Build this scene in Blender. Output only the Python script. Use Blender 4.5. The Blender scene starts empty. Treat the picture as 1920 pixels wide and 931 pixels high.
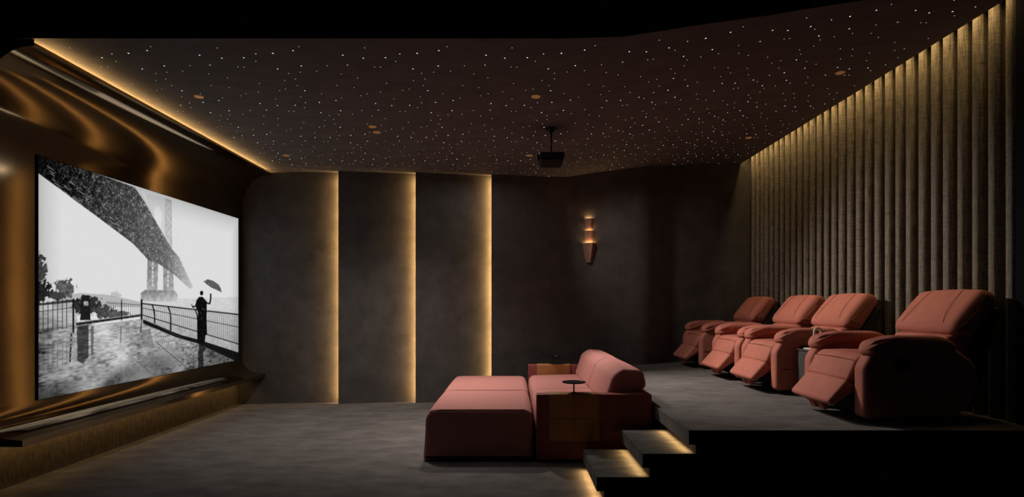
import bpy, bmesh, math, random
import numpy as np
from mathutils import Vector, Matrix
random.seed(7)
S = bpy.context.scene
COL = S.collection
PI = math.pi
EYE = 1.22                 # eye height above the low floor
F = 1120.0                 # focal length in pixels of a 1920 wide frame
Y0 = 3.733                 # depth of the building section plane

# ------------------------------------------------------------------ camera
cam = bpy.data.cameras.new('camera')
co = bpy.data.objects.new('camera', cam); COL.objects.link(co)
co.location = (0, 0, EYE); co.rotation_euler = (PI/2, 0, 0)
cam.sensor_width = 36; cam.lens = 36*F/1920
cam.shift_x = 0.0; cam.shift_y = (572-465.5)/1920
cam.clip_start = .05; cam.clip_end = 60
S.camera = co
# ------------------------------------------------------------------ world, exposure
w = bpy.data.worlds.new('world'); S.world = w; w.use_nodes = True
w.node_tree.nodes['Background'].inputs[0].default_value = (.55, .65, 1, 1)
w.node_tree.nodes['Background'].inputs[1].default_value = .005
S.view_settings.view_transform = 'Standard'; S.view_settings.look = 'None'
S.view_settings.exposure = 0; S.view_settings.gamma = 1; S.view_settings.use_curve_mapping = False
# ------------------------------------------------------------------ lights
WARM = (1, .60, .22)
def area(name, loc, direction, sx, sy, power, color=WARM, yaxis=None, spread=180):
    """rectangular lamp: emits along direction; its sx side lies along yaxis x direction"""
    l = bpy.data.lights.new(name, 'AREA'); l.shape = 'RECTANGLE'; l.size = sx; l.size_y = sy
    l.energy = power; l.color = color; l.spread = math.radians(spread)
    o = bpy.data.objects.new(name, l); COL.objects.link(o); o.location = loc
    z = -Vector(direction).normalized(); y = Vector(yaxis or (0, 1, 0))
    y = (y - z*y.dot(z)).normalized(); x = y.cross(z)
    o.rotation_euler = Matrix((x, y, z)).transposed().to_euler()
    return o
def spot(name, loc, target, power, angle, blend=.6, color=(1, .9, .8), size=.03):
    l = bpy.data.lights.new(name, 'SPOT'); l.energy = power; l.color = color
    l.spot_size = math.radians(angle); l.spot_blend = blend; l.shadow_soft_size = size
    o = bpy.data.objects.new(name, l); COL.objects.link(o); o.location = loc
    o.rotation_euler = (Vector(target)-Vector(loc)).to_track_quat('-Z', 'Y').to_euler()
    return o
CEIL = 2.887
# cove behind the bronze lip, washing the ceiling
area('cove_light', (-3.09, 5.58, 2.856), (.8, 0, .6), .012, 3.6, 20)
# hidden behind the leading edge of each wall panel, grazing the panel beside it
JOINTS = [(-2.155, 7.431), (-1.208, 7.501), (-.262, 7.632)]
for jx, jy in JOINTS:
    area('panel_light', (jx+.020, jy+.012, 1.43), (-.7, 1, 0), 0.016, 2.82, 14, WARM, (0, 0, 1))
# slot above the curtain
area('curtain_light', (3.235, 6.2, 3.36), (.26, 0, -1), .03, 4.5, 12.5, (1, .68, .30), None, 115)
# under the ledge, under the noses of the steps
area('ledge_light', (-3.30, 5.55, .335), (-.35, 0, -1), .02, 3.5, 4.2, WARM)
for sx, sz in ((1.12, .345), (.835, .2), (.55, .054)):
    area('step_light', (sx, 4.09, sz), (-.45, 0, -1), .012, .66, 1.0, WARM, None, 120)
# ceiling downlights that are switched to scene level
NEUTRAL = (1, .90, .83)
spot('ceiling_beam', (.19, 6.63, 2.86), (2.75, 5.3, .6), 410, 80, 1, NEUTRAL, .04)
spot('ceiling_beam', (.19, 6.63, 2.86), (2.5, 8.0, 1.3), 70, 62, 1, NEUTRAL, .05)
spot('ceiling_beam', (-1.30, 5.72, 2.86), (-1.35, 6.3, 0), 185, 110, 1, NEUTRAL, .05)
spot('ceiling_beam', (-.6, 6.63, 2.86), (.25, 5.7, .4), 180, 80, .9, NEUTRAL, .08)  # unseen source, no downlight fixture at this position; lights the sofa
# unseen long soft light without fixture, added for the streak on the bronze
area('unseen_room_light', (-.45, 5.7, 2.80), (.0, .0, -1), .05, 3.2, 8, (1, .96, .94))


# ------------------------------------------------------------------ materials
def mat(name, color, rough=.8, metal=0., spec=.3, noise=0., scale=6., bump=0., bscale=60., stretch=(1, 1, 1),
        weave=0., sheen=0., color2=None, emit=None, estr=0.):
    m = bpy.data.materials.new(name); m.use_nodes = True
    nt = m.node_tree; b = nt.nodes['Principled BSDF']
    b.inputs['Base Color'].default_value = (*color, 1); b.inputs['Roughness'].default_value = rough
    b.inputs['Metallic'].default_value = metal; b.inputs['Specular IOR Level'].default_value = spec
    if sheen:
        b.inputs['Sheen Weight'].default_value = sheen; b.inputs['Sheen Roughness'].default_value = .4
        b.inputs['Sheen Tint'].default_value = (*[min(1, c*1.6) for c in color], 1)
    if emit:
        b.inputs['Emission Color'].default_value = (*emit, 1); b.inputs['Emission Strength'].default_value = estr
    if noise or bump:
        tc = nt.nodes.new('ShaderNodeTexCoord'); mp = nt.nodes.new('ShaderNodeMapping')
        mp.inputs['Scale'].default_value = stretch
        nt.links.new(tc.outputs['Object'], mp.inputs['Vector'])
    if noise:
        n = nt.nodes.new('ShaderNodeTexNoise'); n.inputs['Scale'].default_value = scale
        n.inputs['Detail'].default_value = 8; n.inputs['Roughness'].default_value = .62
        nt.links.new(mp.outputs['Vector'], n.inputs['Vector'])
        cr = nt.nodes.new('ShaderNodeValToRGB')
        c2 = color2 or color
        cr.color_ramp.elements[0].color = (*[c*(1-noise) for c in color], 1); cr.color_ramp.elements[0].position = .3
        cr.color_ramp.elements[1].color = (*[c*(1+noise) for c in c2], 1); cr.color_ramp.elements[1].position = .7
        nt.links.new(n.outputs['Fac'], cr.inputs['Fac']); nt.links.new(cr.outputs['Color'], b.inputs['Base Color'])
    if bump:
        n2 = nt.nodes.new('ShaderNodeTexNoise'); n2.inputs['Scale'].default_value = bscale; n2.inputs['Detail'].default_value = 4
        nt.links.new(mp.outputs['Vector'], n2.inputs['Vector'])
        bp = nt.nodes.new('ShaderNodeBump'); bp.inputs['Strength'].default_value = bump; bp.inputs['Distance'].default_value = .004
        nt.links.new(n2.outputs['Fac'], bp.inputs['Height']); nt.links.new(bp.outputs['Normal'], b.inputs['Normal'])
    return m
M_CUT = mat('section_black', (.045, .05, .055), .9, spec=.0)
M_BLACKWALL = mat('black_plaster', (.008, .008, .009), .9, spec=.05)
M_SUEDE = mat('suede_plaster', (.080, .071, .066), .8, spec=.25, noise=.26, scale=5, bump=.6, bscale=90)
M_CEIL = mat('ceiling_plaster', (.150, .136, .128), .85, spec=.2, noise=.16, scale=5, bump=.5, bscale=80, stretch=(1, 1.5, 1))
M_CARPET = mat('carpet', (.135, .122, .114), .95, spec=.1, noise=.30, scale=3.5, bump=.9, bscale=70, stretch=(1, 1.8, 1))
M_STEP = mat('step_carpet', (.10, .095, .088), .9, spec=.1, noise=.4, scale=6, bump=.8, bscale=60, stretch=(1, 3, 1))
M_PLINTH = mat('plinth_fabric', (.115, .095, .075), .9, spec=.1, noise=.4, scale=14, bump=.9, bscale=60, stretch=(3, 3, 1))
M_BRONZE = mat('bronze_metal', (.37, .265, .145), .10, 1.0, noise=.03, scale=2, stretch=(1, .2, 1))
M_FABRIC_SOFA = mat('rose_weave', (.46, .195, .168), .85, spec=.2, noise=.10, scale=90, bump=.5, bscale=420, sheen=.15)
M_FABRIC_CHAIR = mat('terracotta_suede', (.44, .150, .105), .8, spec=.2, noise=.10, scale=9, bump=.2, bscale=300, sheen=.12)
M_PIPING = mat('seam_thread', (.15, .04, .03), .8)
M_ARMCLOTH = mat('oxblood_upholstery', (.25, .062, .05), .55, spec=.35, noise=.1, scale=30, bump=.2, bscale=200)
M_LEATHER = mat('tan_leather', (.36, .155, .05), .5, spec=.4, noise=.12, scale=9, bump=.3, bscale=130)
M_BLACK = mat('black_metal', (.012, .012, .013), .38, .6, spec=.5)
M_DARK = mat('dark_plastic', (.014, .0135, .0135), .7, spec=.15)
M_SHELL = mat('back_shell', (.028, .027, .027), .7, spec=.2, noise=.2, scale=20)
M_CAB = mat('cabinet_grey', (.062, .060, .058), .55, spec=.3, noise=.08, scale=8)
M_IVORY = mat('ivory_ceramic', (.72, .68, .58), .4, spec=.5)
M_WALNUT = mat('walnut_wood', (.27, .14, .10), .55, spec=.3, noise=.35, scale=7, stretch=(6, 6, .6), bump=.15, bscale=40)
M_COPPER = mat('copper_trim', (.62, .30, .11), .5, .55, emit=(1, .45, .14), estr=.10)  # faint warm glow put into the trim material; the ring is no lamp
M_COPPER2 = mat('copper_lens', (.60, .30, .12), .6, .3, emit=(1, .48, .16), estr=.13)
M_GLOW = mat('lamp_glow', (1, .7, .4), .6, emit=(1, .60, .24), estr=30)
M_STAR = mat('star_point', (.8, .85, 1), .6, emit=(.80, .87, 1), estr=1.4)
M_STAR2 = mat('star_point_soft', (.8, .8, .8), .6, emit=(.95, .93, .92), estr=.8)
M_FRAME = mat('screen_frame', (.01, .01, .01), .4)
M_LINEN = mat('linen_curtain', (.21, .178, .135), .9, spec=.1)
nt = M_LINEN.node_tree; b = nt.nodes['Principled BSDF']
tc = nt.nodes.new('ShaderNodeTexCoord'); facs = []
for sc in ((3, 240, 9), (3, 14, 260)):
    mp = nt.nodes.new('ShaderNodeMapping'); mp.inputs['Scale'].default_value = sc
    nz = nt.nodes.new('ShaderNodeTexNoise'); nz.inputs['Scale'].default_value = 1; nz.inputs['Detail'].default_value = 3
    nt.links.new(tc.outputs['Object'], mp.inputs['Vector']); nt.links.new(mp.outputs['Vector'], nz.inputs['Vector']); facs.append(nz)
mx = nt.nodes.new('ShaderNodeMath'); mx.operation = 'ADD'
nt.links.new(facs[0].outputs['Fac'], mx.inputs[0]); nt.links.new(facs[1].outputs['Fac'], mx.inputs[1])
cr = nt.nodes.new('ShaderNodeValToRGB'); cr.color_ramp.elements[0].position = .36; cr.color_ramp.elements[1].position = .66
hf = nt.nodes.new('ShaderNodeMath'); hf.operation = 'MULTIPLY'; hf.inputs[1].default_value = .5
nt.links.new(mx.outputs[0], hf.inputs[0]); nt.links.new(hf.outputs[0], cr.inputs['Fac'])
cr.color_ramp.elements[0].color = (.085, .072, .055, 1); cr.color_ramp.elements[1].color = (.33, .285, .22, 1)
nt.links.new(cr.outputs['Color'], b.inputs['Base Color'])
bp = nt.nodes.new('ShaderNodeBump'); bp.inputs['Strength'].default_value = .5; bp.inputs['Distance'].default_value = .003
nt.links.new(mx.outputs[0], bp.inputs['Height']); nt.links.new(bp.outputs['Normal'], b.inputs['Normal'])

# ------------------------------------------------------------------ helpers
def link(name, me, m, parent=None, angle=40, loc=None):
    o = bpy.data.objects.new(name, me); COL.objects.link(o)
    ms = m if isinstance(m, (list, tuple)) else [m]
    for q in ms: me.materials.append(q)
    if parent is not None: o.parent = parent
    if loc is not None: o.location = loc
    return o
def obj(name, bm, m, parent=None, angle=40, loc=None):
    bmesh.ops.remove_doubles(bm, verts=bm.verts, dist=1e-5)
    bmesh.ops.recalc_face_normals(bm, faces=bm.faces)
    for f in bm.faces: f.smooth = True
    me = bpy.data.meshes.new(name); bm.to_mesh(me); bm.free()
    me.set_sharp_from_angle(angle=math.radians(angle))
    return link(name, me, m, parent, loc=loc)
def tag(o, label, cat, group=None):
    o['label'] = label; o['category'] = cat
    if group: o['group'] = group
    return o
def thing(name, label, cat, loc=(0, 0, 0), group=None):
    o = bpy.data.objects.new(name, None); COL.objects.link(o); o.location = loc; o.empty_display_size = .1
    return tag(o, label, cat, group)
def struct(o, label=None):
    o['kind'] = 'structure'
    if label: o['label'] = label
    return o
def box(bm, x0, x1, y0, y1, z0, z1):
    v = [bm.verts.new((x, y, z)) for x in (x0, x1) for y in (y0, y1) for z in (z0, z1)]
    for f in ((0, 1, 3, 2), (4, 6, 7, 5), (0, 4, 5, 1), (2, 3, 7, 6), (0, 2, 6, 4), (1, 5, 7, 3)):
        bm.faces.new([v[i] for i in f])
    return v
def rpoly(pts, r, seg=5):
    out = []; n = len(pts)
    for i in range(n):
        p = Vector(pts[i][:2]); a = Vector(pts[i-1][:2]); c = Vector(pts[(i+1) % n][:2])
        ri = pts[i][2] if len(pts[i]) > 2 else r
        u = (a-p); v = (c-p); lu, lv = u.length, v.length; u.normalize(); v.normalize()
        ang = u.angle(v)
        if ri <= 1e-6 or ang > 3.12: out.append(p); continue
        t = min(ri/math.tan(ang/2), lu*.49, lv*.49); rr = t*math.tan(ang/2)
        cen = p + (u+v).normalized()*(rr/math.sin(ang/2))
        s = p+u*t-cen; e = p+v*t-cen
        a0 = math.atan2(s.y, s.x); da = math.atan2(e.y, e.x)-a0
        while da > PI: da -= 2*PI
        while da < -PI: da += 2*PI
        for k in range(seg+1):
            q = a0+da*k/seg; out.append(cen+Vector((math.cos(q), math.sin(q)))*rr)
    return out
def loft(bm, prof, y0, y1, r=.02, n=5, bulge=0., nb=8, axis='y', off=(0, 0, 0)):
    """extrude a closed 2D outline along an axis, with rounded end edges and an optional swelling"""
    P = [Vector(p[:2]) for p in prof]; N = len(P)
    ar = sum(P[i-1].x*P[i].y-P[i].x*P[i-1].y for i in range(N))
    sg = 1 if ar > 0 else -1
    nor = []
    for i in range(N):
        e = (P[(i+1) % N]-P[i-1]); nor.append(Vector((e.y, -e.x)).normalized()*sg)
    rings = []
    for k in range(n+1):
        a = PI/2*k/n; rings.append((y0+r*(1-math.cos(a)), r*(1-math.sin(a))))
    mid = [(y0+r+(y1-y0-2*r)*k/nb, 0) for k in range(1, nb)] if bulge else []
    rings += mid + [(y1-(y-y0), d) for y, d in reversed(rings)]
    vs = []
    for y, d in rings:
        s = (y-y0)/(y1-y0); d2 = d-bulge*math.sin(PI*s)**.7 if bulge else d
        row = []
        for p, q in zip(P, nor):
            t = p-q*d2
            c = {'y': (t.x, y, t.y), 'x': (y, t.x, t.y), 'z': (t.x, t.y, y)}[axis]
            row.append(bm.verts.new((c[0]+off[0], c[1]+off[1], c[2]+off[2])))
        vs.append(row)
    for a, b in zip(vs, vs[1:]):
        for i in range(N):
            bm.faces.new((a[i], a[(i+1) % N], b[(i+1) % N], b[i]))
    bm.faces.new(vs[0]); bm.faces.new(list(reversed(vs[-1])))
def rbox(bm, x0, x1, y0, y1, z0, z1, r=.03, rc=None, bulge=0., seg=5):
    loft(bm, rpoly([(x0, z0), (x1, z0), (x1, z1), (x0, z1)], rc or r, seg), y0, y1, r, 5, bulge)
def tube(bm, pts, r, n=8, closed=False):
    P = [Vector(p) for p in pts]; rings = []
    for i, p in enumerate(P):
        if closed: t = (P[(i+1) % len(P)]-P[i-1]).normalized()
        else: t = (P[min(i+1, len(P)-1)]-P[max(i-1, 0)]).normalized()
        u = t.cross(Vector((0, 0, 1)))
        if u.length < .1: u = t.cross(Vector((0, 1, 0)))
        u.normalize(); v = t.cross(u)
        rings.append([bm.verts.new(p+(u*math.cos(2*PI*k/n)+v*math.sin(2*PI*k/n))*r) for k in range(n)])
    m = len(rings)
    for i in range(m if closed else m-1):
        a, b = rings[i], rings[(i+1) % m]
        for k in range(n): bm.faces.new((a[k], a[(k+1) % n], b[(k+1) % n], b[k]))
    if not closed: bm.faces.new(list(reversed(rings[0]))); bm.faces.new(rings[-1])
def lathe(bm, prof, n=32, loc=(0, 0, 0), flat_y=1.):
    rows = []
    for r, z in prof:
        rows.append([bm.verts.new((loc[0]+r*math.cos(2*PI*k/n), loc[1]+r*flat_y*math.sin(2*PI*k/n), loc[2]+z)) for k in range(n)])
    for a, b in zip(rows, rows[1:]):
        for k in range(n): bm.faces.new((a[k], a[(k+1) % n], b[(k+1) % n], b[k]))
    bm.faces.new(list(reversed(rows[0]))); bm.faces.new(rows[-1])
def prism(name, prof, y0, y1, m, mcut, parent=None, angle=30):
    """section solid along y: outline in x-z; the front face is the black cut"""
    bm = bmesh.new(); loft(bm, prof, y0, y1, 0, 1)
    bmesh.ops.remove_doubles(bm, verts=bm.verts, dist=1e-6)
    bmesh.ops.dissolve_degenerate(bm, edges=bm.edges, dist=1e-6)
    bmesh.ops.recalc_face_normals(bm, faces=bm.faces)
    for f in bm.faces:
        f.smooth = True
        if abs(f.normal.y) > .9 and f.calc_center_median().y < y0+.01: f.material_index = 1
    me = bpy.data.meshes.new(name); bm.to_mesh(me); bm.free(); me.set_sharp_from_angle(angle=math.radians(angle))
    return link(name, me, [m, mcut], parent)

# ------------------------------------------------------------------ setting: floor, platform, steps
struct(prism('floor', [(-3.6, -.3), (3.8, -.3), (3.8, 0), (-3.6, 0)], Y0, 8.75, M_CARPET, M_CUT), 'grey low floor carpet between bronze wall and steps')
PZ = .44
plat = struct(prism('floor_platform', [(1.15, 0), (3.7, 0), (3.7, PZ), (1.105, PZ), (1.105, PZ-.09), (1.15, PZ-.09)], Y0, 8.7, M_CARPET, M_CUT), 'raised carpeted platform under the recliners')
def step(x0, x1, z):
    return struct(prism('stair_step', [(x0+.045, 0), (x1+.044, 0), (x1+.044, z), (x0, z), (x0, z-.088), (x0+.045, z-.088)], Y0, 4.455, M_STEP, M_CUT))
step(.817, 1.105, .293)['label'] = 'upper carpeted step below the platform edge'
step(.53, .817, .147)['label'] = 'lower carpeted step beside the sofa'
# ------------------------------------------------------------------ ceiling
CP = [(-3.6, CEIL), (.35, CEIL), (.7, 2.897), (1.13, 2.965), (1.6, 3.03), (1.93, 3.085), (2.27, 3.135), (2.6, 3.18), (2.9, 3.197), (3.2, 3.2)]
def czat(x):
    for (xa, za), (xb, zb) in zip(CP, CP[1:]):
        if x <= xb: return za+(zb-za)*max(0, (x-xa))/(xb-xa)
    return CP[-1][1]
ceil = struct(prism('ceiling', CP+[(3.2, 3.55), (3.7, 3.55), (3.7, 4.1), (-3.9, 4.1), (-3.9, CEIL)], Y0, 8.75, M_CEIL, M_CUT, angle=20), 'dark plaster ceiling dotted with small stars')
# ------------------------------------------------------------------ bronze wall with cove, lip and ledge
bz = [(-3.9, 0), (-3.39, 0), (-3.39, .335), (-3.06, .335), (-3.06, .375), (-3.10, .377)]
for k in range(9):
    a = PI/2*k/8; bz.append((-3.12-.21*math.sin(a), .56-.18*math.cos(a)))
for k in range(13):
    a = PI/2*k/12; bz.append((-3.0-.33*math.cos(a), 2.43+.41*math.sin(a)))
bz += [(-2.985, 2.84), (-2.985, 2.862), (-3.03, 2.862), (-3.03, 2.848), (-3.16, 2.848), (-3.16, CEIL-.001), (-3.9, CEIL-.001)]
wl = prism('wall_left', bz, Y0, 7.46, M_BRONZE, M_CUT, angle=25)
bm = bmesh.new(); box(bm, -3.158, -2.995, Y0, Y0+.012, 2.8485, CEIL-.002); obj('cove_end_cap', bm, M_CUT, wl)
struct(wl, 'bronze metal wall curving into a ceiling lip and a low ledge')
bm = bmesh.new(); box(bm, -3.40, -3.385, Y0+.001, 7.42, 0, .333)
struct(obj('baseboard_left', bm, M_PLINTH), 'textured fabric plinth below the bronze ledge')
# ------------------------------------------------------------------ back wall with overlapping panels
def wall_slab(name, x0, d0, x1, d1, z1, th, m, parent=None, z0=0):
    bm = bmesh.new()
    loft(bm, rpoly([(x0, d0, .008), (x1, d1, 0), (x1, d1+th, 0), (x0, d0+th, 0)], 0, 3), z0, z1, 0, 1, axis='z')
    return obj(name, bm, m, parent, 30)
wb = bmesh.new()
loft(wb, rpoly([(-.262, 7.605, .006), (.25, 7.70, .3), (.8, 7.83, .4), (1.75, 7.87, .4), (2.25, 8.22, .4), (3.6, 8.42, 0), (3.6, 8.74, 0), (1.9, 8.74, 0), (1.9, 8.3, 0), (.2, 8.05, 0), (.05, 7.88, 0), (-.05, 7.70, 0), (-.262, 7.619, 0)], 0, 6), .001, 3.5, 0, 1, axis='z')
wback = struct(obj('wall_back', wb, M_SUEDE, None, 30), 'dark suede plaster back wall behind the sofa')
wall_slab('wall_panel', -3.60, 7.35, -2.02, 7.525, CEIL-.001, .03, M_SUEDE, wback)
wall_slab('wall_panel', -2.155, 7.405, -1.08, 7.607, CEIL-.001, .014, M_SUEDE, wback)
wall_slab('wall_panel', -1.208, 7.475, -.12, 7.745, CEIL-.001, .014, M_SUEDE, wback)
M_LED = mat('led_strip', (1, .7, .4), .6, emit=WARM, estr=.8)
for jx, jy in JOINTS:
    bm = bmesh.new(); box(bm, jx+.008, jx+.016, jy-.009, jy+.008, .06, CEIL-.10); obj('led_strip', bm, M_LED, wback)
bm = bmesh.new(); box(bm, -3.9, .0, 7.80, 8.0, 0, CEIL-.001)
obj('panel_backing', bm, M_SUEDE, wback)
# ------------------------------------------------------------------ right wall and pier
bm = bmesh.new(); box(bm, 3.57, 3.7, Y0+.001, 8.5, PZ, 3.55)
struct(obj('wall_right', bm, M_SUEDE), 'dark wall behind the linen curtain')
bm = bmesh.new(); box(bm, 3.31, 3.568, Y0+.001, 3.925, PZ, 3.5)
struct(obj('trim_1', bm, M_BLACKWALL), 'black pier at the near end of the curtain')

# ------------------------------------------------------------------ curtain
cur = thing('curtain', 'tall pleated taupe linen curtain along the wall behind the recliners', 'curtain', (3.39, 6.2, PZ))
P = .1485; d = 3.93; ZT = 3.44
while d < 8.30:
    pw = P*random.uniform(.94, 1.06); fw = pw*random.uniform(.50, .58)
    e = d+pw; xo = random.uniform(-.006, .006)
    g = e-(d+fw); d0 = d+g*.5
    nk = fw*.27
    pr = [(3.548, d, 0), (3.548, d0+nk, .004), (3.40, d0+nk, .012), (3.352, d0-.002, .016), (3.326+xo, d0+.012, .02), (3.319+xo, d0+fw*.5, .2), (3.326+xo, d0+fw-.012, .02), (3.352, d0+fw+.002, .016), (3.40, d0+fw-nk, .012), (3.548, d0+fw-nk, .004), (3.548, e, 0), (3.558, e, 0), (3.558, d, 0)]
    bm = bmesh.new(); loft(bm, rpoly([(x-3.39, y-6.2) + tuple(q) for x, y, *q in pr], 0, 4), .004, ZT-PZ, 0, 1, axis='z')
    obj('curtain_fold', bm, M_LINEN, cur, 50); d = e
bm = bmesh.new(); box(bm, -.03, .16, -2.25, 2.2, ZT-PZ+.001, ZT-PZ+.05)
obj('curtain_rail', bm, M_DARK, cur)

# ------------------------------------------------------------------ stars in the ceiling
TILE = [(48,113,1),(286,148,1),(544,143,1),(711,100,0),(912,92,1),(98,228,0),(416,248,0),(486,251,0),(661,184,0),(862,273,1),(1157,239,1),(1460,236,0),
        (1704,228,0),(963,324,0),(1104,310,0),(220,377,0),(556,441,0),(868,407,0),(1002,389,0),(982,465,0),(743,523,0),(820,507,0),(1034,525,1),
        (950,596,0),(178,489,0),(486,538,0),(257,585,0),(1442,465,0),(1408,610,0),(960,664,0),(1124,658,0),(1300,300,0),(1210,560,0),(640,620,0),(330,560,0),(1330,640,1),(30,330,0)]
PER = .955
spts = []
for zx, zy, big in TILE:
    px, py = 635+zx/6.1935, 85+zy/6.1935
    D = F*(CEIL-EYE)/(572-py); X = (px-960)*D/F
    for i in range(-4, 7):
        for j in range(-1, 6):
            x, y = X+i*PER, D+j*PER
            if -2.9 < x < 3.1 and 3.83 < y < (7.4 if x < -.3 else 7.78 if x < 2.1 else 8.4): spts.append((x, y, big))
spts.sort(key=lambda p: p[1])
def star_mesh(bm, r, big, loc=(0, 0, 0)):
    v = [bm.verts.new((loc[0]+r*math.cos(k*PI/4), loc[1]+r*math.sin(k*PI/4), loc[2])) for k in range(8)]
    c = bm.verts.new((loc[0], loc[1], loc[2]-r*.35))
    fs = [bm.faces.new((v[(k+1) % 8], v[k], c)) for k in range(8)]
    return fs
smesh = []
for r, m in ((.0034, M_STAR2), (.0050, M_STAR)):
    bm = bmesh.new(); star_mesh(bm, r, 0); me = bpy.data.meshes.new('star'); bm.to_mesh(me); bm.free(); me.materials.append(m); smesh.append(me)
for x, y, big in spts[:298]:
    o = bpy.data.objects.new('star', smesh[big]); COL.objects.link(o); o.location = (x, y, czat(x)-.0005); o.parent = ceil
bm = bmesh.new()
for x, y, big in spts[298:]:
    for f in star_mesh(bm, (.0038, .0054)[big], big, (x, y, czat(x)-.0005)): f.material_index = big
me = bpy.data.meshes.new('star'); bm.to_mesh(me); bm.free()
so = link('star', me, [M_STAR2, M_STAR], ceil); so['kind'] = 'stuff'

# ------------------------------------------------------------------ downlights
DL = [(-2.50, 4.77, 'copper ceiling downlight nearest the glowing cove at front left'), (.19, 4.77, 'copper ceiling downlight above the front of the sofa, before the projector'),
      (-1.30, 5.57, 'copper ceiling downlight, front one of the close pair'), (-1.30, 5.75, 'copper ceiling downlight, rear one of the close pair'),
      (-2.51, 6.64, 'copper ceiling downlight above the first lit wall panel'), (.19, 6.64, 'copper ceiling downlight just left of the projector'),
      (2.78, 5.06, 'copper ceiling downlight above the nearest recliner by the curtain'), (2.78, 7.02, 'copper ceiling downlight above the far recliners by the curtain')]
for x, y, lab in DL:
    t = thing('ceiling_downlight', lab, 'downlight', (x, y, czat(x)-.001), 'ceiling downlights')
    bm = bmesh.new(); lathe(bm, [(.026, 0), (.037, 0), (.037, -.003), (.033, -.006), (.028, -.006)], 24); obj('trim_ring', bm, M_COPPER, t)
    bm = bmesh.new(); lathe(bm, [(.0275, -.001), (.0275, -.004), (.012, -.005)], 24); obj('lens', bm, M_COPPER2, t)

# ------------------------------------------------------------------ screen with the black and white bridge picture
SX = -3.318; SY0, SY1, SZ0, SZ1 = 4.186, 7.243, .559, 2.272
scr = thing('wall_screen', 'large flat screen showing a black and white bridge in snow', 'screen', (SX, (SY0+SY1)/2, SZ0))
cx, cy, cz = SX, (SY0+SY1)/2, SZ0
bm = bmesh.new(); box(bm, -.0115, -.0003, SY0-cy-.004, SY1-cy+.004, -.004, SZ1-SZ0+.004)
obj('screen_frame', bm, M_FRAME, scr)
NU, NV = 640, 330
U, V = np.meshgrid(np.linspace(0, 1, NU+1), np.linspace(0, 1, NV+1))
DD = SY0+(SY1-SY0)*U; ZZ = SZ0+(SZ1-SZ0)*V
GX = 960+F*SX/DD; GY = 572-(ZZ-EYE)*F/DD            # picture drawn in the coordinates it was studied in
rng = np.random.default_rng(3)
def inpoly(X, Y, pts):
    m = np.zeros(X.shape, bool); n = len(pts)
    for i in range(n):
        x0, y0 = pts[i-1]; x1, y1 = pts[i]
        if y0 == y1: continue
        c = ((y0 > Y) != (y1 > Y)) & (X < (x1-x0)*(Y-y0)/(y1-y0)+x0); m ^= c
    return m
def poly(pts):
    a = np.zeros(GX.shape)
    for ox in (-.3, .3):
        for oy in (-.3, .3): a += inpoly(GX+ox, GY+oy, pts)
    return a/4
def line(pts, w):
    d = np.full(GX.shape, 1e9)
    for (x0, y0), (x1, y1) in zip(pts, pts[1:]):
        dx, dy = x1-x0, y1-y0; t = np.clip(((GX-x0)*dx+(GY-y0)*dy)/(dx*dx+dy*dy+1e-9), 0, 1)
        d = np.minimum(d, np.hypot(GX-x0-t*dx, GY-y0-t*dy))
    return np.clip(w/2+.5-d, 0, 1)
def vnoise(fx, fy, seed):
    r = np.random.default_rng(seed); gx, gy = int(fx)+3, int(fy)+3; g = r.random((gy, gx))
    a = U*fx; b_ = V*fy; i = a.astype(int); j = b_.astype(int); s = a-i; t = b_-j
    s = s*s*(3-2*s); t = t*t*(3-2*t)
    return (g[j, i]*(1-s)+g[j, i+1]*s)*(1-t)+(g[j+1, i]*(1-s)+g[j+1, i+1]*s)*t
IM = np.full(GX.shape, .72)
def put(mask, val):
    global IM
    IM = IM*(1-mask)+np.broadcast_to(val, IM.shape)*mask
def blend(x, a, b): return np.clip((x-a)/(b-a), 0, 1)
fine = vnoise(300, 160, 1); med = vnoise(90, 60, 2); big_ = vnoise(14, 10, 3); strk = vnoise(60, 150, 4)
# river and horizon haze on the right
put(poly([(262, 562), (450, 556), (450, 700), (262, 640)]), .62-.22*blend(GY, 570, 650)+.10*(strk-.5))
# upper tower and its cables in the fog
put(.62*poly([(309, 371), (322, 375), (323, 470), (309, 452)]), .22+.2*med)
put(.35*poly([(272, 362), (310, 371), (309, 452), (300, 440), (304, 400), (298, 385), (290, 388), (287, 410), (280, 392)]), .45)
for k in range(6):
    y = 378+k*13
    put(.6*line([(311, y), (320, y+12)], .8), .75); put(.6*line([(320, y), (311, y+12)], .8), .75)
put(.3*line([(330, 380), (331, 470)], .7), .5)
# lower tower legs and pier
for pts in ([(277, 482), (297, 482), (295, 545), (275, 545)], [(306, 492), (324, 498), (326, 545), (306, 545)]):
    put(.9*poly(pts), .10+.20*med+.14*blend(GY, 500, 545))
for bx in (286.5, 315):
    for k in range(6): put(.8*poly([(bx-2.2, 494+k*8), (bx, 490+k*8), (bx+2.2, 494+k*8), (bx, 498+k*8)]), .66)
put(poly([(264, 549), (272, 543), (327, 544), (333, 551), (333, 566), (264, 564)]), .14+.28*blend(GY, 546, 568)+.15*med+.12*blend(GX, 290, 335))
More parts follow.
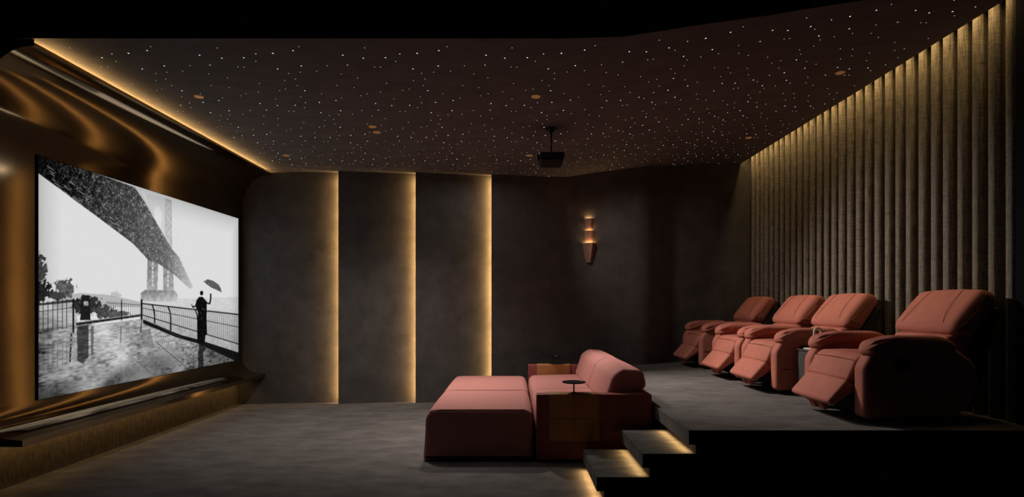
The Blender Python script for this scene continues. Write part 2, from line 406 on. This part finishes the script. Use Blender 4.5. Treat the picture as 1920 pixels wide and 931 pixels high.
# deck seen from below, fading into the snow
dk = [(60, 280), (253, 351), (271, 377), (300, 428), (322, 466), (336, 482), (362, 538), (356, 541), (326, 514), (300, 496), (288, 490), (279, 488), (262, 470), (250, 457), (205, 423), (140, 375), (71, 324)]
f = blend(GX, 72, 300)
dv = .003+.006*f+.10*f**2.4+.18*blend(GX, 300, 362)
dv = dv+np.clip((fine-.6)*3.2, 0, 1)*(.006+.015*(f > .1)+.20*f)*(.5+med)+(med-.5)*.07*f
put(poly(dk)*(1-.55*blend(GX, 325, 362)), np.clip(dv, .002, .7))
for k in range(34):
    t = rng.random(); x = 76+t*150; y = 296+t*120+rng.random()*(32+36*t)-4
    l = rng.uniform(4, 11); put(.75*line([(x, y), (x+l, y+l*.72)], .5)*poly(dk), .55)
put(.8*line([(255, 352), (276, 384), (326, 470)], 1.0), .70); put(.7*line([(259, 354), (290, 404)], .8), .28)
for k in range(7): put(.8*line([(258+k*3.2, 463+k*3.1), (266+k*3, 470+k*3)], 1.6), .12)
# far bank, trees
put(.8*poly([(100, 556), (150, 549), (200, 552), (240, 560), (264, 566), (264, 575), (100, 575)]), .38)
put(.5*poly([(208, 548), (218, 546), (228, 552), (228, 556), (208, 556)]), .3)
put(.6*line([(219, 538), (219, 556)], 1), .45)
tr = np.zeros(GX.shape)
def blob(cxx, cyy, rx, ry, val, edge=.45):
    q = ((GX-cxx)/rx)**2+((GY-cyy)/ry)**2+(med-.5)*edge*2.2+(fine-.5)*edge*1.6
    put(np.clip((1.0-q)*4, 0, 1), val)
blob(72, 508, 17, 34, .03+.08*fine); blob(76, 545, 24, 18, .012+.02*fine); blob(122, 540, 21, 21, .05+.14*fine**1.5, .5); blob(108, 553, 14, 9, .05)
# paving: wet and streaked
gnd = [(60, 588), (140, 607), (200, 606), (264, 597), (300, 607), (372, 642), (450, 682), (460, 800), (60, 800)]
gv = .22+.20*blend(GX, 90, 180)-.22*blend(GX, 215, 400)+.34*(big_-.5)+.34*(strk-.5)+.16*(med-.5)
gv = gv-.20*blend(GY, 690, 750)*blend(-GX, -160, -72)
put(poly(gnd), np.clip(gv, .02, .75))
put(.8*poly([(60, 570), (145, 570), (145, 612), (60, 620)]), .38+.2*(strk-.5))
put(poly([(74, 571), (99, 568), (99, 581), (74, 584)]), .62)
put(.95*poly([(60, 552), (75, 560), (75, 568), (140, 560), (140, 566), (60, 574)]), .02)
def soft(cxx, cyy, rx, ry, rot=0.):
    c, sn = math.cos(rot), math.sin(rot); a = (GX-cxx)*c+(GY-cyy)*sn; b_ = -(GX-cxx)*sn+(GY-cyy)*c
    return np.clip(1.25-np.hypot(a/rx, b_/ry)+(med-.5)*.5+(strk-.5)*.5, 0, 1)
put(.85*soft(300, 680, 34, 24, -.2)*poly(gnd), .07+.10*fine); put(.8*soft(235, 700, 34, 20, -.25)*poly(gnd), .09+.1*fine)
put(.8*soft(205, 720, 26, 12, -.6)*poly(gnd), .015); put(.6*soft(415, 660, 40, 26, .5)*poly(gnd), .07)
put(.8*soft(90, 735, 60, 18, -.2)*poly(gnd), .10); put(.5*soft(95, 690, 24, 12)*poly(gnd), .14)
put(.6*poly([(262, 620), (281, 615), (290, 652), (270, 650)]), .14)
# dark bush and planter with their reflection
blob(166, 572, 31, 19, .012+.03*fine, .4); blob(196, 585, 28, 12, .03+.05*fine, .5); blob(222, 588, 26, 6, .06+.1*fine, .5)
put(poly([(153, 553), (168, 553), (170, 600), (150, 600)]), .012)
put(poly([(157, 565), (165, 564), (166, 572), (157, 573)]), .45*med+.1)
put(poly([(142, 604), (170, 600), (264, 588), (264, 593), (172, 606), (143, 610)]), .02); put(line([(144, 604), (262, 588.5)], 1), .5)
put(.92*poly([(144, 612), (166, 608), (166, 668), (156, 682), (145, 676)]), .012+.03*strk)
put(.8*poly([(170, 612), (176, 610), (175, 664), (171, 664)]), .06)
# left fence with uprights and reflection
for i, x in enumerate((73, 81, 90, 99, 108, 117, 125)):
    put(line([(x, 564-(i > 3)*4), (x, 620-i*.8)], 1.5), .012)
    put(.65*line([(x+.5, 640), (x, 700-i*3)], 1.5)*(strk > .35), .05)
put(line([(72, 584), (136, 576)], 1.4), .02); put(line([(72, 618), (136, 611)], 1.2), .02); put(.5*line([(72, 650), (134, 640)], 1.2), .1); put(.5*line([(72, 676), (130, 662)], 1.2), .12)
put(line([(137.5, 561), (137.5, 622)], 3.6), .008); put(.95*line([(134, 624), (131, 677)], 3.6)*(strk > .22), .012)
for k in range(16):
    x = 201+k*4; put(.9*line([(x, 564+k*.5), (x, 597-k*.3)], .9), .05); put(.4*line([(x, 612), (x, 645-k)], 1), .12)
put(line([(200, 567), (264, 571)], 1), .04); put(line([(228, 562), (228, 600)], 2), .01); put(.7*line([(227, 610), (226, 642)], 2), .05)
# promenade railing
def along(p, q, t): return (p[0]+(q[0]-p[0])*t, p[1]+(q[1]-p[1])*t)
put(poly([(268, 591), (370, 622), (450, 645), (450, 672), (338, 632), (268, 600)]), .40+.15*(med-.5))
put(poly([(268, 598), (338, 627), (372, 636), (450, 661), (450, 681), (372, 644), (330, 632), (268, 606)]), .008)
for k in range(52):
    t = k/51; tx, ty = along((267, 568.6), (449, 589.4), t); bx, by = along((267, 590), (449, 645), t)
    put(.85*line([(tx-1.5, ty), (tx+2.0, ty+6), (bx+2.2, ty+14), (bx+2.2, by)], .85), .02)
put(line([(265, 568.4), (449, 589.3)], 2.6), .006); put(line([(267, 577), (449, 613)], 1.4), .01); put(line([(267, 590), (449, 645)], 2), .006)
for x, t0, b0 in ((285, 571, 605), (315, 574, 618), (366, 580, 636)): put(line([(x, t0), (x+3.5, t0+9), (x+5, t0+20), (x+5, b0)], 2.7), .004)
put(line([(265.5, 562), (265.5, 598)], 3.6), .004); put(.85*line([(265.5, 602), (263.5, 622)], 2.6), .03)
# paving grid and rail reflections on the right
for k in range(44):
    x = 292+k*3.6; y = 618+k*1.35; put(.5*line([(x, y+6), (x-3, y+30+k*.4)], 1.1)*(med > .3)*poly(gnd), .04)
put(.8*line([(292, 640), (356, 694)], 1.4), .02); put(.5*line([(300, 612), (440, 686)], 1.2), .05)
put(.5*line([(238, 662), (292, 705)], 1.2), .03); put(.6*line([(180, 682), (220, 668)], 1), .06)
# figure with the flying umbrella
put(poly([(373, 556), (380, 556), (388, 565), (387.5, 596), (388.5, 626), (385, 629), (384, 644), (372, 644), (371, 600), (371, 584), (367, 576), (369, 562)]), .004)
blob(378, 549, 3.4, 5, .004, .05); put(line([(385, 567), (393, 569), (395, 561), (395, 551)], 3), .005); put(line([(370, 562), (367, 573), (361, 575)], 2.8), .005); put(line([(359, 571), (364, 577)], 1.8), .01)
put(.95*poly([(373, 644), (384, 644), (386, 654), (381, 660), (382, 690), (372, 693), (371, 668)]), .005+.02*strk)
put(poly([(382, 527), (389.5, 523), (400, 526), (410, 533), (414, 540), (415.5, 547), (406, 542), (396, 538), (388, 533)]), .05+.12*fine)
put(line([(382, 527), (396, 538), (415.5, 547)], 1), .01)
for k in range(7):
    x, y = 376+rng.random()*8, 560+rng.random()*50; put(.7*line([(x, y), (x+.6, y+.5)], .1), .5)
# blowing snow over the ground
for k in range(150):
    x, y = rng.uniform(75, 445), rng.uniform(600, 740); l = rng.uniform(1, 6); put(.45*line([(x, y), (x+l*.6, y-l)], .4)*poly(gnd), .5)
# print vignette of the picture itself
ed = np.minimum(np.minimum(U*1.8, (1-U)*1.8), np.minimum(V, 1-V))
IM *= .60+.40*np.clip(ed/.13, 0, 1)**.6
IM = np.clip(IM+(fine-.5)*.012, .002, .74)
verts = np.empty((NU+1)*(NV+1)*3); verts[0::3] = .0; verts[1::3] = (DD-cy).ravel(); verts[2::3] = (ZZ-cz).ravel()
me = bpy.data.meshes.new('picture'); nvv = (NU+1)*(NV+1); me.vertices.add(nvv); me.vertices.foreach_set('co', verts)
I, J = np.meshgrid(np.arange(NU), np.arange(NV)); q0 = (J*(NU+1)+I).ravel()
quads = np.stack([q0, q0+1, q0+NU+2, q0+NU+1], 1).ravel().astype(np.int32)
nf = NU*NV; me.loops.add(nf*4); me.loops.foreach_set('vertex_index', quads)
me.polygons.add(nf); me.polygons.foreach_set('loop_start', np.arange(0, nf*4, 4, dtype=np.int32)); me.update(calc_edges=True)
ca = me.color_attributes.new('picture', 'FLOAT_COLOR', 'POINT'); cc = np.ones((nvv, 4), np.float32); cc[:, :3] = IM.ravel()[:, None]; ca.data.foreach_set('color', cc.ravel())
M_PIC = bpy.data.materials.new('lit_picture'); M_PIC.use_nodes = True; nt = M_PIC.node_tree; nt.nodes.clear()
at = nt.nodes.new('ShaderNodeAttribute'); at.attribute_name = 'picture'; em = nt.nodes.new('ShaderNodeEmission'); ou = nt.nodes.new('ShaderNodeOutputMaterial')
em.inputs['Strength'].default_value = 1.0
nt.links.new(at.outputs['Color'], em.inputs['Color']); nt.links.new(em.outputs[0], ou.inputs[0])
link('picture', me, M_PIC, scr)

# ------------------------------------------------------------------ sofa group
def ottoman(y0, y1, label):
    t = thing('ottoman', label, 'ottoman', (-.265, (y0+y1)/2, 0))
    bm = bmesh.new(); h = (y1-y0)/2
    loft(bm, rpoly([(-.43, .013, .014), (.425, .013, .014), (.425, .405, .06), (-.40, .405, .07)], 0, 6), -h, h, .030, 6, .006)
    obj('cushion_body', bm, M_FABRIC_SOFA, t, 60)
    for s in (-1, 1):
        bm = bmesh.new(); tube(bm, [(-.418, s*(h-.018), .06), (-.405, s*(h-.016), .33), (-.37, s*(h-.014), .392), (-.3, s*(h-.013), .402), (.36, s*(h-.013), .402), (.41, s*(h-.016), .38), (.424, s*(h-.018), .06)], .006, 6)
        obj('piping', bm, M_FABRIC_SOFA, t)
    bm = bmesh.new(); box(bm, -.36, .36, -h+.08, h-.08, .001, .0125); obj('plinth', bm, M_DARK, t)
ottoman(4.665, 5.735, 'low rose fabric ottoman block nearest the camera, left of the sofa')
ottoman(5.745, 6.90, 'low rose fabric ottoman block at the rear, by the lit panels')
sofa = thing('sofa', 'rose fabric sofa with dark arms backed against the raised platform', 'sofa', (.63, 5.78, 0))
ox, oy = .63, 5.78
def sub(y): return y-oy
bm = bmesh.new(); loft(bm, rpoly([(.19-ox, .02, .01), (1.085-ox, .02, .01), (1.085-ox, .53, .012), (.19-ox, .53, .012)], 0, 3), sub(4.63), sub(4.735), .008, 3)
obj('arm', bm, M_ARMCLOTH, sofa, 30)
bm = bmesh.new(); loft(bm, rpoly([(.19-ox, .02, .01), (1.085-ox, .02, .01), (1.085-ox, .53, .012), (.19-ox, .53, .012)], 0, 3), sub(6.93), sub(7.035), .008, 3)
obj('arm', bm, M_ARMCLOTH, sofa, 30)
bm = bmesh.new(); loft(bm, rpoly([(.98-ox, .02, .01), (1.085-ox, .02, .01), (1.085-ox, .53, .012), (.98-ox, .53, .012)], 0, 3), sub(4.737), sub(6.928), .006, 2)
obj('back_frame', bm, M_ARMCLOTH, sofa, 30)
bm = bmesh.new(); box(bm, .22-ox, .978-ox, sub(4.737), sub(6.928), .02, .2); obj('base', bm, M_ARMCLOTH, sofa)
for y0, y1 in ((4.742, 5.738), (5.742, 6.905)):
    bm = bmesh.new()
    loft(bm, rpoly([(.185-ox, .202, .03), (.80-ox, .202, .03), (.80-ox, .43, .04), (.195-ox, .415, .065)], 0, 6), sub(y0), sub(y1), .04, 6, .006)
    obj('seat_cushion', bm, M_FABRIC_SOFA, sofa, 60)
    bm = bmesh.new()
    loft(bm, rpoly([(.715-ox, .40, .05), (.975-ox, .40, .03), (.985-ox, .53, .03), (1.075-ox, .56, .05), (1.045-ox, .705, .06), (.875-ox, .715, .08), (.80-ox, .66, .1)], 0, 6), sub(y0+.004), sub(y1-.004), .028, 6, .005)
    obj('backrest_cushion', bm, M_FABRIC_SOFA, sofa, 60)
    a, b_ = sub(y0+.03), sub(y1-.03)
    for yy in (a, b_):
        bm = bmesh.new(); tube(bm, [(.735-ox, yy, .45), (.80-ox, yy, .64), (.87-ox, yy, .705), (1.03-ox, yy, .700), (1.062-ox, yy, .62)], .005, 6)
        obj('piping', bm, M_FABRIC_SOFA, sofa)
# leather saddles with a small tray on a stem, one on each arm
def tray_saddle(yc, label, inner):
    t = thing('arm_tray', label, 'tray', (.48, yc, .531), 'saddle trays on the sofa arms')
    th = .005; w = .056; near = -.36 if not inner else -.16; far = -.12 if not inner else -.30
    out = [(-w-th, near), (-w-th, th, .012), (w+th, th, .012), (w+th, far), (w, far), (w, 0, .01), (-w, 0, .01), (-w, near)]
    bm = bmesh.new(); loft(bm, rpoly(out, 0, 4), -.19, .195, .0015, 2, axis='x'); obj('leather_saddle', bm, M_LEATHER, t, 30)
    if not inner:
        for x0, x1, z0, z1 in ((-.186, -.003, -.178, .0), (.006, .190, -.178, .0), (-.186, -.003, -.352, -.186), (.006, .190, -.352, -.186)):
            bm = bmesh.new(); loft(bm, rpoly([(x0, z0), (x1, z0), (x1, z1), (x0, z1)], .006, 2), -w-th-.0045, -w-th-.0005, .0015, 2)
            obj('pocket_panel', bm, M_LEATHER, t, 30)
        bm = bmesh.new(); tube(bm, [(.0015, -w-th-.005, -.352), (.0015, -w-th-.005, .0)], .004, 8)
        obj('stitched_strap', bm, M_LEATHER, t)
    bm = bmesh.new(); lathe(bm, [(.02, th+.0005), (.02, th+.004), (.006, th+.007), (.0055, .082)], 16, (.005, 0, 0)); obj('stem', bm, M_BLACK, t)
    bm = bmesh.new(); lathe(bm, [(.03, .0825), (.088, .0835), (.093, .088), (.093, .092), (.088, .093), (.085, .089), (.02, .089)], 40, (.005, 0, 0)); obj('tray', bm, M_BLACK, t, 25)
tray_saddle(4.6825, 'tan leather saddle with black round tray on the near dark sofa arm', False)
tray_saddle(6.9825, 'orange leather saddle with small tray on the far sofa arm', True)

# ------------------------------------------------------------------ recliners
W = .81
def chair_proto():
    t = thing('recliner', 'x', 'recliner', (0, 0, 0), 'row of terracotta recliners on the platform')
    h = W/2; AW = .125
    O = .36                                    # profile abscissa of the origin
    def pr(pts, r, seg=6): return rpoly([(p[0]-O,)+tuple(p[1:]) for p in pts], r, seg)
    arm = pr([(0, .04, .03), (0, .37, .10), (.07, .495, .12), (.2, .53, .15), (.60, .50, .10), (.735, .40, .14), (.757, .30, .15), (.742, .18, .15), (.61, .04, .03)], .05)
    for s in (-1, 1):
        y0, y1 = (-h, -h+AW) if s < 0 else (h-AW, h)
        bm = bmesh.new(); loft(bm, arm, y0, y1, .028, 5, .004); obj('arm_panel', bm, M_FABRIC_CHAIR, t, 60)
        # puffed arm pad, gathered at the front
        bm = bmesh.new(); rows = []; yc = (y0+y1)/2; NA, NT = 44, 56
        for i in range(NA+1):
            s_ = i/NA; q = 1-s_
            a = .018+.609*s_
            wid = .083*min(1, (1-(1-min(1, s_/.09))**2)**.5+.02)*min(1, (1-(1-min(1, q/.14))**2)**.5+.02)
            hgt = .052*min(1, (1-(1-min(1, s_/.12))**2)**.5+.03)*min(1, (1-(1-min(1, q/.25))**2)**.5+.03)
            zc = .530-.052*max(0, 1-s_/.34)**1.6-.035*max(0, (s_-.75)/.25)**1.5
            row = []
            for k in range(NT):
                th = 2*PI*k/NT; c, sn = math.cos(th), math.sin(th)
                g = 1+.075*math.sin(9*th+1)*math.exp(-((s_-.11)/.09)**2)+.03*math.sin(5*th+2)*math.exp(-((s_-.2)/.1)**2)
                row.append(bm.verts.new((a-O, yc+wid*g*math.copysign(abs(c)**.8, c), zc+hgt*g*math.copysign(abs(sn)**.8, sn))))
            rows.append(row)
        for A, B in zip(rows, rows[1:]):
            for k in range(NT): bm.faces.new((A[k], A[(k+1) % NT], B[(k+1) % NT], B[k]))
        bm.faces.new(rows[0]); bm.faces.new(list(reversed(rows[-1])))
        obj('arm_pad', bm, M_FABRIC_CHAIR, t, 70)
        # seam piping round the arm's outer edge
        bm = bmesh.new(); ys = y0+.010 if s < 0 else y1-.010
        ap = pr([(.010, .06, .03), (.010, .37, .10), (.08, .487, .12), (.2, .52, .15)], .0)
        tube(bm, [(p.x, ys, p.y) for p in ap], .004, 6); obj('piping', bm, M_FABRIC_CHAIR, t)
        bm = bmesh.new(); yb = -h-.0045 if s < 0 else h-.001
        box(bm, .04-O, .66-O, yb, yb+.0055, .218, .2225); obj('side_seam', bm, M_PIPING, t)
    i0, i1 = -h+AW+.004, h-AW-.004
    # seat
    bm = bmesh.new(); loft(bm, pr([(.045, .30, .03), (.70, .28, .03), (.72, .43, .05), (.20, .452, .1), (.075, .446, .07), (.020, .415, .05)], .04), i0, i1, .03, 5, .006)
    obj('seat_cushion', bm, M_FABRIC_CHAIR, t, 60)
    # footrest in two padded leaves
    bm = bmesh.new(); loft(bm, pr([(.022, .412, .02), (-.040, .276, .02), (.035, .245, .03), (.13, .33, .03), (.10, .40, .03)], .02), i0, i1, .022, 5, .008)
    obj('footrest_upper', bm, M_FABRIC_CHAIR, t, 60)
    bm = bmesh.new(); loft(bm, pr([(-.042, .274, .015), (-.170, .130, .02), (-.135, .098, .025), (.045, .215, .03), (.030, .243, .02)], .02), i0, i1, .022, 5, .007)
    obj('footrest_lower', bm, M_FABRIC_CHAIR, t, 60)
    bm = bmesh.new(); tube(bm, [(-.046-O, .0, .276), (-.105-O, -.005, .211), (-.160-O, -.01, .148)], .002, 6); obj('footrest_seam', bm, M_PIPING, t)
    bm = bmesh.new(); tube(bm, [(.018-O, i0+.02, .408), (.010-O, 0, .416), (.018-O, i1-.02, .408)], .002, 6); obj('seat_seam', bm, M_PIPING, t)
    for yy in (-.075, .045):
        bm = bmesh.new(); loft(bm, pr([(-.115, .10, .01), (-.085, .035, .012), (-.045, .05, .01), (-.07, .13, .01)], .01), yy, yy+.075, .01, 3); obj('footrest_tab', bm, M_FABRIC_CHAIR, t, 60)
    # mechanism and base
    bm = bmesh.new(); box(bm, .10-O, .62-O, i0+.01, i1-.01, .035, .275); obj('base', bm, M_DARK, t)
    for yy in (i0+.06, i1-.06):
        bm = bmesh.new(); tube(bm, [(.12-O, yy, .12), (-.02-O, yy, .16), (.06-O, yy, .24)], .010, 6); obj('footrest_linkage', bm, M_BLACK, t)
    for xx in (.06, .55):
        for yy in (-h+.05, h-.05):
            bm = bmesh.new(); lathe(bm, [(.016, .001), (.018, .006), (.013, .042)], 14, (xx-O, yy, 0)); obj('foot', bm, M_BLACK, t)
    # lumbar roll, headrest, rear shell
    bm = bmesh.new(); loft(bm, pr([(.60, .44, .04), (.80, .42, .03), (.86, .56, .04), (.70, .590, .02), (.625, .560, .045)], .03), i0-.012, i1+.012, .035, 5, .012)
    obj('lumbar_cushion', bm, M_FABRIC_CHAIR, t, 60)
    bm = bmesh.new(); loft(bm, pr([(.640, .592, .045), (.80, .570, .03), (.955, .80, .05), (.935, .868, .045), (.850, .885, .055), (.772, .80, .2), (.664, .665, .15)], .04), i0-.045, i1+.045, .05, 6, .014)
    obj('headrest_cushion', bm, M_FABRIC_CHAIR, t, 60)
    for s in (-1, 1):
        bm = bmesh.new(); e = (h-AW+.041)
        tube(bm, [(.652-O, s*(e-.050), .607), (.648-O, s*(e-.088), .632), (.659-O, s*(e-.112), .672), (.682-O, s*(e-.130), .715), (.718-O, s*(e-.142), .76), (.754-O, s*(e-.152), .805), (.80-O, s*(e-.160), .853), (.838-O, s*(e-.166), .886)], .0016, 6)
        obj('headrest_seam', bm, M_PIPING, t)
        bm = bmesh.new(); tube(bm, [(.70-O, s*(e-.004), .62), (.79-O, s*(e-.002), .74), (.875-O, s*(e-.004), .86)], .0045, 6); obj('piping', bm, M_FABRIC_CHAIR, t)
    bm = bmesh.new(); loft(bm, pr([(.74, .10, .03), (.80, .10, .02), (.985, .74, .03), (.965, .775, .03), (.90, .70, .03), (.73, .44, .03)], .02), i0-.03, i1+.03, .02, 4)
    obj('back_shell', bm, M_SHELL, t, 50)
    # recline lever set in the near side
    yb = -h-.004
    bm = bmesh.new(); loft(bm, pr([(.20, .355, .03), (.30, .355, .03), (.30, .43, .03), (.20, .43, .03)], .03), yb-.006, yb+.012, .004, 3); lv = obj('lever_cup', bm, M_DARK, t, 40)
    bm = bmesh.new(); loft(bm, pr([(.225, .375, .012), (.285, .375, .012), (.285, .412, .012), (.225, .412, .012)], .012), yb-.013, yb-.0065, .003, 3); obj('lever', bm, M_BLACK, lv, 40)
    return t
proto = chair_proto()
def copy_tree(o, parent=None):
    c = o.copy(); COL.objects.link(c); c.parent = parent
    for ch in list(o.children): copy_tree(ch, c)
    return c
CH = [(3.91, 'terracotta recliner nearest the camera, standing alone right of the grey cabinet'),
      (5.21, 'terracotta recliner just left of the grey cabinet with the white handle lamp'),
      (6.085, 'terracotta recliner third from the camera, touching its neighbour near the cabinet'),
      (7.275, 'terracotta recliner farthest from the camera, by the dark back wall')]
for k, (yn, lab) in enumerate(CH):
    o = proto if k == 0 else copy_tree(proto)
    o.location = (2.305+.36, yn+W/2, PZ); o['label'] = lab
# ------------------------------------------------------------------ cabinet and lamp between recliners
cb = thing('side_cabinet', 'dark grey box cabinet standing between two recliners', 'cabinet', (2.74, 4.955, PZ))
bm = bmesh.new(); rbox(bm, -.28, .28, -.185, .185, .02, .395, .006); obj('body', bm, M_CAB, cb, 30)
bm = bmesh.new(); box(bm, -.2, .25, -.17, .17, .001, .0195); obj('plinth', bm, M_DARK, cb)
bm = bmesh.new(); rbox(bm, -.288, .285, -.19, .19, .396, .408, .004); obj('top', bm, M_CAB, cb, 30)
lp = thing('arch_lamp', 'small ivory arch shaped lamp on the grey cabinet', 'lamp', (2.50, 4.945, PZ+.4085))
bm = bmesh.new(); rbox(bm, -.03, .10, -.08, .12, .0005, .014, .005); obj('lamp_base', bm, M_IVORY, lp, 30)
bm = bmesh.new(); R_ = .027
tube(bm, [(.02-R_, -.02, .015), (.02-R_, -.02, .155)]+[(.02-R_*math.cos(a*PI/12), -.02, .155+R_*math.sin(a*PI/12)) for a in range(1, 12)]+[(.02+R_, -.02, .155), (.02+R_, -.02, .015)], .0105, 12)
obj('lamp_arch', bm, M_IVORY, lp)
# ------------------------------------------------------------------ wall sconce
sc = thing('wall_sconce', 'tiered walnut sconce of three tapered cups glowing on the back wall', 'sconce', (1.01, 7.842, 1.78))
def cup(z0, z1, wb_, wt, db, dt):
    bm = bmesh.new()
    lo = [(-wb_/2, 0), (-wb_*.30, -db*.8), (wb_*.12, -db), (wb_/2, 0)]
    hi = [(-wt/2, 0), (-wt*.26, -dt*.75), (wt*.2, -dt), (wt/2, 0)]
    A = [bm.verts.new((x, y, z0)) for x, y in lo]; B = [bm.verts.new((x, y, z1)) for x, y in hi]
    ins = [bm.verts.new((x*.86, y*.86-.002, z1)) for x, y in hi]; dp = [bm.verts.new((x*.8, y*.8-.002, z1-.02)) for x, y in hi]
    for i in range(4):
        j = (i+1) % 4
        bm.faces.new((A[i], A[j], B[j], B[i])); bm.faces.new((B[i], B[j], ins[j], ins[i])); bm.faces.new((ins[i], ins[j], dp[j], dp[i]))
    bm.faces.new(A); bm.faces.new(dp)
    for f in list(bm.faces):
        if len(f.verts) == 4: bmesh.ops.triangulate(bm, faces=[f])
    o = obj('cup', bm, M_WALNUT, sc, 5)
    bm = bmesh.new(); v = [bm.verts.new((x*.80, y*.80-.002, z1-.016)) for x, y in hi]; bm.faces.new(v)
    ext = bmesh.ops.extrude_face_region(bm, geom=list(bm.faces)); bmesh.ops.translate(bm, verts=[g for g in ext['geom'] if isinstance(g, bmesh.types.BMVert)], vec=(0, 0, .012))
    obj('lamp', bm, M_GLOW, sc)
cup(0, .253, .085, .185, .05, .10); cup(.225, .415, .10, .145, .045, .075); cup(.39, .575, .085, .125, .035, .06)
# ------------------------------------------------------------------ projector
pj = thing('projector', 'black box projector hanging on a thin pole from the ceiling', 'projector', (.37, 5.63, 2.55))
zc = CEIL-2.55
bm = bmesh.new(); lathe(bm, [(.012, zc-.045), (.02, zc-.04), (.03, zc-.008), (.055, zc-.006), (.055, zc-.001)], 24); obj('ceiling_plate', bm, M_BLACK, pj)
bm = bmesh.new(); tube(bm, [(0, 0, .075), (0, 0, zc-.04)], .008, 10); obj('pole', bm, M_BLACK, pj)
bm = bmesh.new(); rbox(bm, -.115, .11, -.18, .18, .022, .07, .008); obj('housing', bm, M_DARK, pj, 30)
bm = bmesh.new(); loft(bm, rpoly([(-.112, .022), (.107, .022), (.085, 0), (-.09, 0)], .004, 2), -.16, .16, .01, 2); obj('lower_shell', bm, M_DARK, pj, 30)
bm = bmesh.new(); loft(bm, [(.03*math.cos(k*PI/12)-.10, .03*math.sin(k*PI/12)+.035) for k in range(24)], -.14, -.115, .003, 2, axis='x'); obj('lens', bm, M_BLACK, pj)
